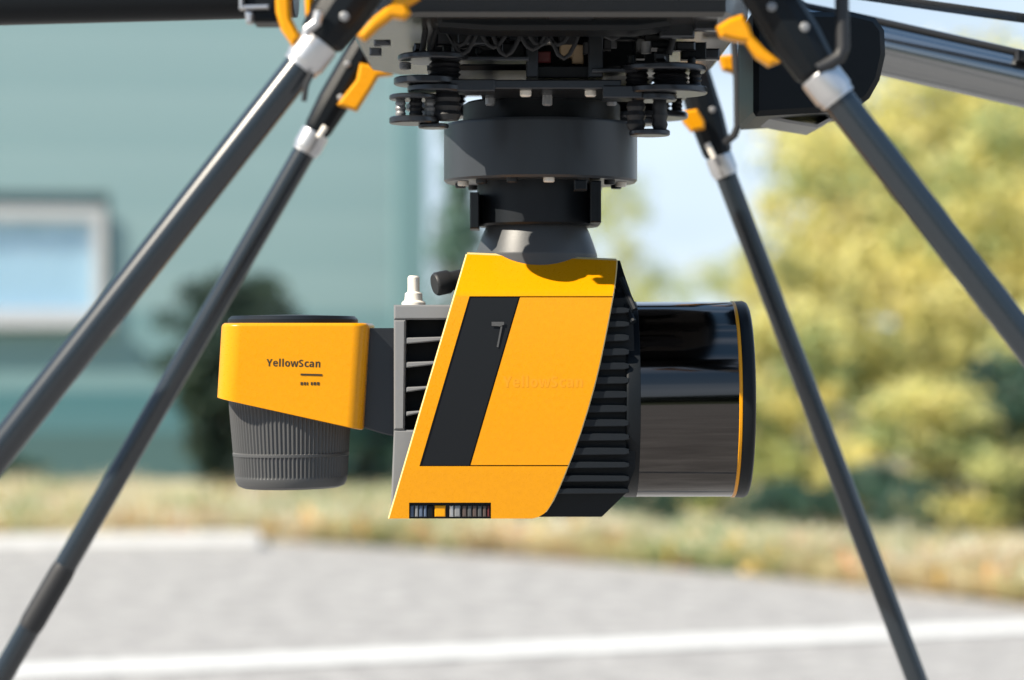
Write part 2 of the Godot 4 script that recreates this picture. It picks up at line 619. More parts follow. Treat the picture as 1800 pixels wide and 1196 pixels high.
func vegetation() -> void:
	var gold := [Color(0.64, 0.60, 0.24), Color(0.72, 0.67, 0.30), Color(0.54, 0.54, 0.23), Color(0.32, 0.38, 0.17), Color(0.70, 0.62, 0.23)]
	var lime := [Color(0.42, 0.46, 0.17), Color(0.52, 0.52, 0.20), Color(0.32, 0.38, 0.14)]
	var dark := [Color(0.022, 0.05, 0.036), Color(0.034, 0.066, 0.042), Color(0.018, 0.04, 0.03)]
	var deep := [Color(0.10, 0.19, 0.16), Color(0.15, 0.26, 0.22)]
	# trees of the bright autumn grove
	var wood_a := wood_mesh(2.7, 1.1, 0.07, 9)
	var crown_a := leaf_mesh(tree_clumps(2.75, 0.35, 1.35, 105, 0.30), 95, 0.085, gold)
	var crown_b := leaf_mesh(tree_clumps(2.5, 0.3, 1.25, 95, 0.30), 95, 0.085, gold)
	var crown_c := leaf_mesh(tree_clumps(3.2, 0.5, 1.2, 60, 0.36), 80, 0.09, lime)
	var place := func(px: float, d: float) -> Vector3: return Vector3((px - 900.0) * d / F, -0.01, -d)
	plant("autumn_tree", "tall golden yellow tree behind the right front leg, top of the frame", "tree", place.call(1640, 17.0), crown_a, wood_a, 0.4, Vector3(1, 1.0, 1), "autumn trees beyond the verge")
	plant("autumn_tree", "golden tree at the far right edge, partly cut by the frame", "tree", place.call(1930, 15.5), crown_b, wood_a, 2.1, Vector3(1.0, 1.0, 1.0), "autumn trees beyond the verge")
	plant("autumn_tree", "smaller golden tree beside the pale sky gap, left edge of the grove", "tree", place.call(1500, 18.0), crown_b, wood_a, 4.0, Vector3(0.72, 0.92, 0.72), "autumn trees beyond the verge")
	plant("autumn_tree", "golden tree at the back of the grove, between the two right legs", "tree", place.call(1600, 22.0), crown_a, wood_a, 5.0, Vector3(1.0, 0.95, 1.0), "autumn trees beyond the verge")
	plant("autumn_tree", "golden tree at the back of the grove, behind the right front leg", "tree", place.call(1780, 21.0), crown_b, wood_a, 3.3, Vector3(1.05, 1.15, 1.05), "autumn trees beyond the verge")
	plant("pale_tree", "loose yellow-green tree far off, its top right of the scanner's neck", "tree", place.call(1075, 27.0), crown_c, wood_a, 1.0, Vector3(0.62, 0.80, 0.62), "far trees in the sky gap")
	plant("pale_tree", "low yellow-green tree far off, just above the black lens barrel", "tree", place.call(1240, 25.0), crown_c, wood_a, 3.0, Vector3(0.6, 0.46, 0.6), "far trees in the sky gap")
	# dark conifer at the building's corner
	var cone := []
	for i in 110:
		var t := rng.randf()
		var a := rng.randf() * TAU
		var r := 0.30 * (1.0 - t * 0.8) * sqrt(rng.randf())
		cone.append([Vector3(cos(a) * r, 0.25 + t * 1.95, sin(a) * r), 0.12 * (1.1 - t * 0.5)])
	plant("conifer", "narrow dark green conifer at the corner of the teal building", "tree", place.call(803, 12.1), leaf_mesh(cone, 60, 0.05, deep), wood_mesh(2.2, 0.2, 0.05, 5), 0.0, Vector3(0.72, 0.84, 0.72))
	# clipped dark shrub in front of the wall
	var ball := []
	for i in 90:
		var v := Vector3(rng.randfn(), rng.randfn(), rng.randfn()).normalized() * pow(rng.randf(), 0.4)
		ball.append([Vector3(v.x * 0.315, 0.69 + v.y * 0.31, v.z * 0.3), 0.08])
	for i in 50:
		var v := Vector3(rng.randfn(), rng.randfn(), rng.randfn()).normalized() * pow(rng.randf(), 0.4)
		ball.append([Vector3(-0.05 + v.x * 0.17, 0.30 + v.y * 0.27, v.z * 0.15), 0.06])
	plant("dark_shrub", "dark green round-topped shrub in front of the teal wall, behind the left leg", "shrub", place.call(408, 10.4), leaf_mesh(ball, 75, 0.035, dark), wood_mesh(0.8, 0.15, 0.025, 5), 0.0, Vector3.ONE)
	# low shrubs along the verge
	var low_b := leaf_mesh(tree_clumps(0.85, 0.08, 0.42, 60, 0.13), 70, 0.05, gold)
	var low_d := leaf_mesh(tree_clumps(0.45, 0.04, 0.40, 50, 0.10), 70, 0.045, [Color(0.04, 0.09, 0.065), Color(0.06, 0.13, 0.09), Color(0.035, 0.07, 0.055)])
	var low_l := leaf_mesh(tree_clumps(0.7, 0.05, 0.40, 50, 0.12), 70, 0.05, lime)
	var stem := wood_mesh(0.6, 0.3, 0.02, 6)
	var grp := "shrubs behind the verge"
	plant("low_shrub", "golden leafy shrub behind the thin right rear leg", "shrub", place.call(1640, 9.0), low_b, stem, 0.0, Vector3(0.9, 0.62, 0.8), grp)
	plant("low_shrub", "golden leafy shrub right of the lens barrel, left of the thin leg", "shrub", place.call(1390, 10.5), low_b, stem, 2.0, Vector3(0.95, 0.95, 0.9), grp)
	plant("low_shrub", "golden leafy shrub cut by the right edge of the frame", "shrub", place.call(1850, 9.6), low_b, stem, 4.2, Vector3(0.8, 0.95, 0.8), grp)
	plant("dark_low_shrub", "low dark green shrub below the lens barrel's rim", "shrub", place.call(1385, 8.4), low_d, stem, 1.0, Vector3(0.62, 0.46, 0.5), grp)
	plant("dark_low_shrub", "low dark green shrub behind the thin right rear leg, beside the golden shrub", "shrub", place.call(1530, 8.5), low_d, stem, 2.4, Vector3(0.7, 0.55, 0.5), grp)
	plant("dark_low_shrub", "low dark green shrub at the right edge behind the golden shrub", "shrub", place.call(1770, 9.3), low_d, stem, 3.0, Vector3(0.9, 1.35, 0.7), grp)
	plant("dark_low_shrub", "low dark green shrub under the scanner's ribbed black end", "shrub", place.call(1130, 9.1), low_d, stem, 5.0, Vector3(0.8, 0.66, 0.6), grp)
	plant("dark_low_shrub", "low dark green shrub under the yellow panel's lower end", "shrub", place.call(960, 9.6), low_d, stem, 5.6, Vector3(0.9, 0.7, 0.6), grp)
	plant("low_shrub", "lime green shrub seen between lens barrel and the autumn grove", "shrub", place.call(1250, 10.0), low_l, stem, 4.0, Vector3(0.9, 0.8, 0.8), grp)
	plant("dark_low_shrub", "low dark green planting at the foot of the teal wall below the ribbed cup", "shrub", place.call(640, 10.6), low_d, stem, 0.6, Vector3(1.1, 0.75, 0.6), "shrubs behind the verge")
	plant("dark_low_shrub", "low dark green planting at the foot of the teal wall, left edge", "shrub", place.call(10, 10.6), low_d, stem, 2.6, Vector3(0.5, 0.42, 0.5), "shrubs behind the verge")
	# trees added out of view behind the camera, to darken reflections
	var added_trees := MultiMeshInstance3D.new()
	added_trees.name = "added_treeline"
	var mm := MultiMesh.new()
	mm.transform_format = MultiMesh.TRANSFORM_3D
	mm.mesh = leaf_mesh(tree_clumps(2.4, 0.2, 1.6, 40, 0.6), 40, 0.3, dark)
	mm.instance_count = 30
	for i in 30:
		mm.set_instance_transform(i, Transform3D(Basis(Vector3.UP, rng.randf() * TAU).scaled(Vector3(1, rng.randf_range(0.65, 0.95), 1)), Vector3(-36 + i * 2.4, 0, 13 + rng.randf() * 3)))
	added_trees.multimesh = mm
	added_trees.material_override = M.leaf
	added_trees.set_meta("kind", "stuff")
	added_trees.set_meta("label", "dark green line of trees added behind the camera for reflections")
	add_child(added_trees)
	# dry grass of the verge
	var blades := PackedVector3Array()
	var bn := PackedVector3Array()
	for i in 16:
		var a := rng.randf() * TAU
		var root := Vector3(cos(a), 0, sin(a)) * rng.randf() * 0.06
		var lean := Vector3(cos(a), 0, sin(a)) * rng.randf_range(0.02, 0.10)
		var h := rng.randf_range(0.6, 1.0)
		var side := Vector3(-sin(a), 0, cos(a)) * 0.004
		var mid := root + lean * 0.4 + Vector3(0, h * 0.6, 0)
		var tip := root + lean + Vector3(0, h, 0)
		for q in [root - side, mid - side, mid + side, root - side, mid + side, root + side, mid - side, tip, mid + side]:
			blades.append(q)
			bn.append(Vector3(cos(a) * 0.6, 1.0, sin(a) * 0.6).normalized())
	var arr := []
	arr.resize(Mesh.ARRAY_MAX)
	arr[Mesh.ARRAY_VERTEX] = blades
	arr[Mesh.ARRAY_NORMAL] = bn
	var tuft := ArrayMesh.new()
	tuft.add_surface_from_arrays(Mesh.PRIMITIVE_TRIANGLES, arr)
	var tones := [Color(0.32, 0.42, 0.24), Color(0.70, 0.63, 0.44), Color(0.50, 0.55, 0.33), Color(0.76, 0.70, 0.54), Color(0.66, 0.50, 0.34), Color(0.80, 0.76, 0.64)]
	var spots := []
	for i in 6000:
		var px := rng.randf_range(-350, 2150)
		var edge := verge_depth(px)
		var back := edge + (rng.randf() ** 1.4) * (0.9 if px > 800 else 2.2)
		spots.append([Vector3((px - 900.0) * back / F, -0.005, -back), rng.randf_range(0.04, 0.125) * (1.0 if px > 800 else 1.15)])
	var g := MultiMeshInstance3D.new()
	g.name = "dry_grass"
	var gm := MultiMesh.new()
	gm.transform_format = MultiMesh.TRANSFORM_3D
	gm.use_colors = true
	gm.mesh = tuft
	gm.instance_count = spots.size()
	var patch := FastNoiseLite.new()
	patch.seed = 4
	patch.frequency = 1.3
	for i in spots.size():
		var h: float = spots[i][1] * (1.0 + 0.75 * patch.get_noise_2d(spots[i][0].x * 1.7 + 9.0, spots[i][0].z * 1.7))
		gm.set_instance_transform(i, Transform3D(Basis(Vector3.UP, rng.randf() * TAU).scaled(Vector3(1.0, h, 1.0)), spots[i][0]))
		var pick := clampf(patch.get_noise_2d(spots[i][0].x, spots[i][0].z) * 0.9 + 0.5 + rng.randfn() * 0.18, 0, 0.999)
		var c: Color = tones[int(pick * tones.size())]
		var k := rng.randf_range(0.8, 1.2)
		gm.set_instance_color(i, Color(c.r * k, c.g * k, c.b * k))
	g.multimesh = gm
	g.material_override = M.leaf
	g.set_meta("kind", "stuff")
	g.set_meta("label", "dry straw coloured grass of the verge behind the lot")
	add_child(g)
	# fallen and dried leaves among the grass
	var lf := MultiMeshInstance3D.new()
	lf.name = "fallen_leaves"
	var lm := MultiMesh.new()
	lm.transform_format = MultiMesh.TRANSFORM_3D
	lm.use_colors = true
	lm.mesh = leaf_mesh([[Vector3.ZERO, 0.015]], 3, 0.055, [Color.WHITE])
	lm.instance_count = 260
	var warm := [Color(0.66, 0.38, 0.14), Color(0.70, 0.50, 0.16), Color(0.55, 0.30, 0.16), Color(0.78, 0.64, 0.40)]
	for i in 260:
		var px := rng.randf_range(-200, 2050)
		var edge := verge_depth(px)
		var back := edge + absf(rng.randfn()) * 0.45 - 0.1
		lm.set_instance_transform(i, Transform3D(Basis(Vector3.UP, rng.randf() * TAU), Vector3((px - 900.0) * back / F, 0.012 + rng.randf() * 0.07, -back)))
		lm.set_instance_color(i, warm[rng.randi() % 4])
	lf.multimesh = lm
	lf.material_override = M.leaf
	lf.set_meta("kind", "stuff")
	lf.set_meta("label", "orange and yellow fallen leaves scattered along the verge")
	add_child(lf)


func verge_depth(px: float) -> float:
	# distance of the asphalt's far edge in the direction of px
	if px < 460:
		return lerpf(8.3, 8.5, (px + 350.0) / 810.0)
	if px < 900:
		return lerpf(8.5, 7.9, (px - 460.0) / 440.0)
	if px < 1300:
		return lerpf(7.9, 7.3, (px - 900.0) / 400.0)
	return lerpf(7.3, 6.45, (px - 1300.0) / 500.0)


# ---------------------------------------------------------------- the drone
func leg(o: Node3D, collar_at: Vector3, toe: Vector3, up_to: Vector3, r: float, clamp_r: float) -> MeshInstance3D:
	var s := Shape.new()
	s.tube([collar_at, toe], [r], 32)
	var t := part("leg", s, M.carbon, o)
	var dir := (toe - collar_at).normalized()
	# metal collar
	s = Shape.new()
	var l := r * 1.02
	s.lathe([Vector2(r * 0.9, -l), Vector2(r * 1.2, -l), Vector2(r * 1.28, -l * 0.86), Vector2(r * 1.28, l * 0.5), Vector2(r * 1.16, l * 0.7), Vector2(r * 1.16, l), Vector2(r * 0.9, l)], along(collar_at, toe), 40)
	part("collar", s, M.metal, t)
	# clamp above the collar
	s = Shape.new()
	var c0 := collar_at - dir * l
	var full := (up_to - c0).length()
	var u := (up_to - c0) / full
	s.tube([c0, c0 + u * full * 0.04, c0 + u * full * 0.3, up_to], [clamp_r * 0.74, clamp_r * 0.86, clamp_r, clamp_r], 12)
	part("clamp", s, M.black, t, 20.0)
	for q in [[0.35, 0.35], [0.62, -0.3], [0.8, 0.25]]:
		s = Shape.new()
		var side := u.cross(Vector3(0, 0, 1)).normalized()
		s.lathe([Vector2(0.0029, 0), Vector2(0.0029, 0.0016), Vector2(0.0018, 0.0022), Vector2(0, 0.0022)], Transform3D(Basis(Vector3.RIGHT, PI / 2), c0 + u * full * q[0] + side * clamp_r * q[1] + Vector3(0, 0, clamp_r * sqrt(1 - q[1] * q[1]) * 0.98)), 16)
		part("screw", s, M.anodised, t)
	# foot
	s = Shape.new()
	s.lathe([Vector2(0, -0.012), Vector2(r * 1.9, -0.012), Vector2(r * 2.1, 0.0), Vector2(r * 1.9, 0.016), Vector2(r * 1.15, 0.05), Vector2(0, 0.05)], Transform3D(Basis(), Vector3(toe.x, 0.012, toe.z)), 24)
	part("foot", s, M.rubber, t)
	return t


func lever(parent: Node3D, pts: Array, d: float, thick := 0.013) -> void:
	var s := Shape.new()
	s.prism(flat(pts, d), -d, -d - thick, 0.0022)
	part("lever", s, M.yellow, parent, 25.0)


func drone() -> void:
	var o := thing("drone", "black drone on four long carbon legs with yellow latch levers", "drone", Vector3(0.02, 0, -1.75))
	# upper deck, mostly above the frame
	var s := Shape.new()
	s.box(Vector3(0.03, 1.0, -1.70), Vector3(0.27, 0.13, 0.46), 0.02)
	part("hull", s, M.black, o)
	# belly plate whose underside shows
	s = Shape.new()
	var under := PackedVector2Array([Vector2(-0.098, 1.60), Vector2(-0.06, 1.585), Vector2(0.14, 1.585), Vector2(0.158, 1.62), Vector2(0.158, 1.90), Vector2(0.13, 1.94), Vector2(-0.09, 1.94), Vector2(-0.112, 1.9), Vector2(-0.112, 1.68)])
	s.xf = Transform3D(Basis(Vector3(1, 0, 0), Vector3(0, 0, -1), Vector3(0, 1, 0)), Vector3(0, 0, 0))
	s.prism(under, 0.935, 0.912, 0.003)
	part("belly_plate", s, M.belly, o)
	# keel box between the brackets
	s = Shape.new()
	s.prism(flat([[760, -40], [1190, -40], [1180, 44], [1120, 52], [860, 52], [770, 46]], 1.60), -1.60, -1.64, 0.003)
	part("front_bar", s, M.black, o)
	s = Shape.new()
	s.prism(flat([[955, -20], [1052, -20], [1052, 24], [1040, 32], [968, 32], [955, 24]], 1.588), -1.588, -1.60, 0.002)
	var clip := part("clip_plate", s, M.fin, o)
	for x in [968, 1027]:
		s = Shape.new()
		s.lathe([Vector2(0.003, 0), Vector2(0.003, 0.001), Vector2(0, 0.001)], Transform3D(Basis(Vector3.RIGHT, PI / 2), at(x, 14, 1.588)), 16)
		part("screw", s, M.gloss, clip)
	s = Shape.new()
	s.box(Vector3(0.022, 0.905, -1.815), Vector3(0.165, 0.026, 0.19), 0.003)
	part("keel", s, M.black, o)
	# rear frame bar that carries the rear legs
	s = Shape.new()
	s.prism(flat([[640, 30], [1235, 40], [1235, 78], [640, 68]], 2.10), -2.06, -2.13, 0.004)
	part("rear_bar", s, M.black, o)
	s = Shape.new()
	s.prism(flat([[600, -60], [1450, -60], [1420, -14], [1330, -8], [660, -8], [620, -14]], 1.48), -1.42, -1.50, 0.004)
	part("front_frame", s, M.black, o)
	# legs
	var ff := 1.45
	var rr := 2.08
	var l1 := leg(o, at(545, 95, ff), Vector3(-0.79, 0.012, -1.43), at(652, -60, ff), 0.0098, 0.0168)
	var l2 := leg(o, at(1456, 152, ff), Vector3(0.834, 0.012, -1.43), at(1318, -62, ff), 0.0098, 0.0155)
	var l3 := leg(o, at(545, 250, rr), Vector3(-0.672, 0.012, -2.10), at(660, 52, rr), 0.0098, 0.0142)
	var l4 := leg(o, at(1270, 292, rr), Vector3(0.50, 0.012, -2.10), at(1196, 60, rr), 0.0092, 0.0150)
	# sleeve low on the left rear leg
	s = Shape.new()
	var la := at(545, 250, rr)
	var lb := Vector3(-0.672, 0.012, -2.10)
	s.tube([la.lerp(lb, 0.425), la.lerp(lb, 0.432), la.lerp(lb, 0.482), la.lerp(lb, 0.488)], [0.0099, 0.0106, 0.0106, 0.0099], 24)
	part("sleeve", s, M.rubber, l3)
	for q in [[l3, 572, 222, 560, 242], [l4, 1243, 252, 1256, 278]]:
		s = Shape.new()
		s.tube([at(q[1], q[2], rr - 0.013), at(q[3], q[4], rr - 0.013)], [0.0026], 10)
		part("key_slot", s, M.pale, q[0])
	# latch levers
	lever(l1, [[627, 62], [655, 30], [690, 2], [694, -24], [742, -24], [738, -4], [716, 10], [722, 22], [710, 33], [688, 30], [664, 48], [640, 71]], 1.43, 0.012)
	lever(l1, [[482, -30], [508, -30], [511, 30], [528, 64], [514, 82], [493, 52], [484, 20]], 1.44, 0.010)
	lever(l1, [[534, -30], [552, -30], [549, 26], [536, 30]], 1.445, 0.008)
	lever(l2, [[1260, 46], [1282, 32], [1306, 24], [1318, 44], [1324, 62], [1346, 86], [1373, 108], [1353, 116], [1329, 100], [1312, 74], [1290, 70], [1268, 64]], 1.43, 0.012)
	lever(l3, [[632, 110], [660, 116], [690, 121], [690, 131], [664, 134], [650, 158], [626, 195], [592, 184], [606, 165], [626, 140]], 2.055, 0.014)
	lever(l4, [[1195, 196], [1226, 191], [1240, 213], [1240, 226], [1216, 231], [1202, 214]], 2.055, 0.014)
	lever(l4, [[1264, 98], [1318, 92], [1324, 122], [1304, 132], [1272, 122]], 2.06, 0.016)
	# wire hoops that stiffen the right legs
	s = Shape.new()
	s.tube([at(1479, -60, 1.44), at(1481, 40, 1.44), at(1482, 84, 1.44), at(1476, 100, 1.44), at(1458, 112, 1.44), at(1436, 122, 1.44)], [0.0042], 14)
	part("hoop", s, M.rubber, l2)
	s = Shape.new()
	s.tube([at(1290, 60, 2.05), at(1296, 140, 2.05), at(1297, 222, 2.05), at(1291, 238, 2.05), at(1276, 250, 2.06)], [0.0034], 12)
	part("hoop", s, M.rubber, l4)
	s = Shape.new()
	s.tube([at(548, 128, 1.44), at(538, 150, 1.44), at(534, 178, 1.44)], [0.0018], 8)
	part("strap_end", s, M.rubber, l1)
	s = Shape.new()
	s.tube([at(560, 20, 1.43), at(556, 40, 1.43), at(540, 52, 1.43), at(538, 64, 1.43)], [0.003], 10)
	part("wire", s, M.metal, l1)
	# bracket with bright edges left of the front left latch
	s = Shape.new()
	s.prism(flat([[430, -30], [485, -30], [486, 38], [444, 38], [440, 26], [430, 20]], 1.48), -1.48, -1.51, 0.002)
	var br := part("arm_bracket", s, M.black, o)
	s = Shape.new()
	s.prism(flat([[420, -30], [427, -30], [427, 9], [472, 8], [472, 15], [420, 16]], 1.475), -1.475, -1.483, 0.001)
	part("edge", s, M.metal, br)
	s = Shape.new()
	s.prism(flat([[430, 20], [443, 22], [443, 40], [432, 40]], 1.47), -1.47, -1.48, 0.001)
	part("edge", s, M.metal, br)
	# arms: square-edged carbon booms
	s = Shape.new()
	s.tube([at(520, -14, 1.85), at(-900, 24, 1.88)], [0.0195], 24)
	part("arm", s, M.black, o)
	s = Shape.new()
	s.tube([at(1340, 40, 1.92), at(1520, 80, 1.92), at(2700, 345, 1.90)], [0.0205], 32)
	var arm := part("arm", s, M.boom, o)
	s = Shape.new()
	s.tube([at(1345, -2, 1.912), at(1520, 33, 1.912), at(2700, 298, 1.892)], [0.0034], 10)
	part("cable", s, M.rubber, arm)
	s = Shape.new()
	s.prism(flat([[1786, 90], [1830, 98], [1830, 116], [1786, 108]], 1.90), -1.885, -1.91, 0.002)
	part("clip", s, M.rubber, arm)
	# propeller blade above the right arm: tapered, slightly cambered
	s = Shape.new()
	var ring := []
	for i in 13:
		var t := i / 12.0
		var c := at(lerpf(1420, 2300, t), lerpf(-20, 92, t) + 6.0 * sin(t * 3.0), 1.86)
		var half := lerpf(0.016, 0.011, absf(t - 0.35) * 1.2)
		ring.append([c + Vector3(0, 0.0022, half), c + Vector3(0, 0.0035, 0), c + Vector3(0, 0.0, -half), c + Vector3(0, -0.0028, 0)])
	for i in 12:
		for j in 4:
			var k := (j + 1) % 4
			s.quad(ring[i][j], ring[i][k], ring[i + 1][k], ring[i + 1][j])
	part("propeller_blade", s, M.carbon, o, 60.0)
	# black pod behind the right clamp
	s = Shape.new()
	var pod := [[1325, 20], [1500, 20], [1540, 30], [1556, 52], [1558, 95], [1548, 140], [1530, 172], [1512, 186], [1470, 196], [1330, 204], [1325, 196]]
	s.prism(flat(pod, 1.76), -1.76, -1.88, 0.004)
	var pd := part("pod", s, M.black, o, 25.0)
	s = Shape.new()
	s.prism(flat([[1345, 200], [1452, 194], [1470, 206], [1440, 222], [1392, 214], [1352, 206]], 1.78), -1.79, -1.86, 0.002)
	part("pod_base", s, M.anodised, pd)
	# cables and little boxes under the belly
	for q in [[[742, 92], [748, 50], [772, 8], [790, -30]], [[756, 96], [764, 60], [786, 24], [806, -20]], [[1128, 60], [1136, 30], [1134, -30]], [[1176, 96], [1186, 60], [1204, 30], [1230, 10]]]:
		s = Shape.new()
		var pa := []
		for w in q:
			pa.append(at(w[0], w[1], 1.655))
		s.tube(pa, [0.0022], 10)
		part("cable", s, M.rubber, o)
	var lot := RandomNumberGenerator.new()
	lot.seed = 5
	for i in 34:
		var bx := lot.randf_range(770, 1240)
		var by := lot.randf_range(52, 92)
		if bx > 920 and bx < 1065 and i % 3:
			continue
		s = Shape.new()
		if i % 4 == 0:
			s.lathe([Vector2(0, -0.004), Vector2(0.0035, -0.004), Vector2(0.0035, 0.004), Vector2(0, 0.004)], Transform3D(Basis(), at(bx, by, 1.665)), 14)
		else:
			s.box(at(bx, by, lot.randf_range(1.65, 1.695)), Vector3(lot.randf_range(0.005, 0.02), lot.randf_range(0.004, 0.012), 0.012), 0.0008)
		part("fitting", s, [M.rubber, M.plate, M.black, M.fin, M.anodised][i % 5], o)
	for i in 9:
		var cx := lot.randf_range(775, 1200)
		var sag := lot.randf_range(60, 104)
		s = Shape.new()
		var cp := []
		for j in 9:
			var t := j / 8.0
			cp.append(at(cx + (t - 0.5) * lot.randf_range(70, 80), lerpf(20, sag, sin(PI * t)), 1.648))
		s.tube(cp, [0.0016], 8)
		part("cable", s, M.rubber, o)
	for q in [[672, 76, 28, 10, 1.62], [660, 92, 20, 14, 1.64], [1190, 52, 60, 30, 1.63], [1205, 82, 34, 16, 1.66], [1240, 34, 40, 40, 1.62], [1160, 100, 20, 14, 1.66], [734, 84, 12, 14, 1.66], [1215, 108, 12, 12, 1.68], [1250, 96, 30, 20, 1.72]]:
		s = Shape.new()
		s.box(at(q[0], q[1], q[4]), Vector3(q[2], q[3], 26) * (1.66 / F), 0.0012)
		part("fitting", s, M.plate, o)


# ---------------------------------------------------------------- vibration mount and gimbal neck
func disc(st: Shape, px: float, y0: float, y1: float, rpx: float, d: float) -> void:
	var top := at(px, y0, d)
	var bot := at(px, y1, d)
	var r := rpx * d / F
	var h := top.y - bot.y
	var b := minf(0.0009, h * 0.3)
	st.lathe([Vector2(0, 0), Vector2(r - b, 0), Vector2(r, b), Vector2(r, h - b), Vector2(r - b, h), Vector2(0, h)], Transform3D(Basis(), Vector3(bot.x, bot.y, -d)), 40)


func drum(st: Shape, px: float, y0: float, y1: float, rpx: float, d: float) -> void:
	var top := at(px, y0, d)
	var bot := at(px, y1, d)
	var r := rpx * d / F
	var h := top.y - bot.y
	st.lathe([Vector2(0, 0), Vector2(r * 0.75, 0), Vector2(r * 0.95, h * 0.2), Vector2(r * 0.8, h * 0.34), Vector2(r * 0.98, h * 0.5), Vector2(r * 0.8, h * 0.66), Vector2(r * 0.95, h * 0.8), Vector2(r * 0.75, h), Vector2(0, h)], Transform3D(Basis(), Vector3(bot.x, bot.y, -d)), 28)


func plate_bar(x0: float, x1: float, y0: float, y1: float, d0: float, d1: float) -> Shape:
	# a level bar, from pixel x0 to x1 and from depth d0 to d1, as thick as y0..y1 look at its front
	var a := at(x0, y0, d0)
	var b := at(x1, y1, d0)
	var s := Shape.new()
	s.box(Vector3((a.x + b.x) / 2, (a.y + b.y) / 2, -(d0 + d1) / 2), Vector3(b.x - a.x, a.y - b.y, d1 - d0), 0.0008)
	return s


func payload_mount() -> void:
	var ax := 1.775
	var c := at(950, 205, ax)
	var o := thing("gimbal_mount", "black round gimbal mount with rubber damper discs between drone belly and scanner", "gimbal mount", c)
	# brackets that drop from the belly
	for q in [[925, 946, 48, 136], [1034, 1060, 46, 136]]:
		part("bracket", plate_bar(q[0], q[1], q[2], q[3], 1.66, 1.69), M.plate, o)
	part("cross_plate", plate_bar(845, 1092, 140, 156, 1.655, 1.80), M.plate, o)
	part("cross_beam", plate_bar(935, 1040, 116, 137, 1.668, 1.70), M.fin, o)
	part("connector_block", plate_bar(945, 968, 90, 110, 1.672, 1.69), M.red, o)
	part("connector_block", plate_bar(984, 1008, 62, 100, 1.675, 1.69), M.beige, o)
	part("connector_block", plate_bar(953, 972, 58, 76, 1.678, 1.69), M.pale, o)
	part("connector_block", plate_bar(1006, 1026, 78, 112, 1.676, 1.69), M.beige, o)
	part("backplate", plate_bar(930, 1050, 40, 140, 1.70, 1.71), M.black, o)
	# upper and lower damper plates, front and rear pair on each side
	for d in [1.665, 1.85]:
		# left: [y of the photograph's stack], kept level in the world by the depth
		var stack := [[765, 97, 108, 66], [750, 137, 150, 58], [768, 151, 163, 52], [728, 167, 176, 44], [728, 206, 218, 44], [762, 218, 226, 27]]
		for q in stack:
			if d > 1.7 and q[1] > 165:
				continue
			var s := Shape.new()
			disc(s, drop_x(q[0], d), drop(q[1], d), drop(q[2], d), q[3] * 1.665 / d, d)
			part("damper_plate", s, M.plate, o)
		for q in [[782, 108, 137, 30], [712, 110, 122, 12], [704, 176, 206, 10], [731, 176, 206, 13], [757, 176, 206, 12], [786, 163, 212, 26]]:
			if d > 1.7 and q[1] > 160:
				continue
			var s := Shape.new()
			drum(s, drop_x(q[0], d), drop(q[1], d), drop(q[2], d), q[3] * 1.665 / d, d)
			part("damper", s, M.rubber if q[3] > 12 else M.anodised, o)
		var rstack := [[1165, 117, 128, 76], [1172, 154, 166, 72], [1150, 166, 178, 40], [1142, 229, 239, 36]]
		for q in rstack:
			if d > 1.7 and q[1] > 170:
				continue
			var s := Shape.new()
			disc(s, drop_x(q[0], d), drop(q[1], d), drop(q[2], d), q[3] * 1.665 / d, d)
			part("damper_plate", s, M.plate, o)
		for q in [[1178, 128, 154, 34], [1120, 128, 154, 22], [1160, 178, 229, 15], [1118, 178, 229, 18], [1222, 128, 154, 12]]:
			if d > 1.7 and q[1] > 170:
				continue
			var s := Shape.new()
			drum(s, drop_x(q[0], d), drop(q[1], d), drop(q[2], d), q[3] * 1.665 / d, d)
			part("damper", s, M.rubber, o)
		part("damper_arm", plate_bar(drop_x(780, d), drop_x(930, d), drop(98, d), drop(106, d), d - 0.012, d + 0.012), M.plate, o)
		part("damper_arm", plate_bar(drop_x(790, d), drop_x(870, d), drop(139, d), drop(160, d), d - 0.014, d + 0.014), M.plate, o)
		part("damper_arm", plate_bar(drop_x(1040, d), drop_x(1120, d), drop(119, d), drop(127, d), d - 0.012, d + 0.012), M.plate, o)
		part("damper_arm", plate_bar(drop_x(1060, d), drop_x(1130, d), drop(150, d), drop(172, d), d - 0.014, d + 0.014), M.plate, o)
	for q in [[733, 80, 97, 8], [786, 78, 97, 8], [842, 84, 97, 6], [1110, 96, 117, 8], [1166, 84, 117, 11], [1216, 100, 117, 7]]:
		var s := Shape.new()
		disc(s, q[0], q[1], q[2], q[3], 1.665)
		part("bolt", s, M.fin, o)
	# short pegs that hold the hub under the cross plate
	for q in [[862, 1.72], [1075, 1.72], [962, 1.70], [862, 1.83], [1075, 1.83]]:
		var s := Shape.new()
		disc(s, q[0], 150, 186, 9, q[1])
		part("peg", s, M.anodised, o)
	for x in [924, 1038]:
		var s := Shape.new()
		disc(s, x, 156, 170, 10, 1.67)
		part("bolt", s, M.pale, o)
	# hub, flange, motor and neck, turned about one axis
	var k := ax / F
	var turned := func(called: String, px: float, rows: Array, m: Material) -> MeshInstance3D:
		var s := Shape.new()
		var pr := []
		for q in rows:
			pr.append(Vector2(q[0] * k, (598.0 - q[1]) * k))
		s.lathe(pr, Transform3D(Basis(), Vector3((px - 900.0) * k, EYE, -ax)), 96)
		return part(called, s, m, o)
	turned.call("hub", 952, [[0, 230], [138, 230], [138, 186], [132, 182], [0, 182]], M.black)
	var fl: MeshInstance3D = turned.call("flange", 950, [[0, 322], [166, 322], [170, 318], [170, 226], [166, 220], [0, 220]], M.flange)
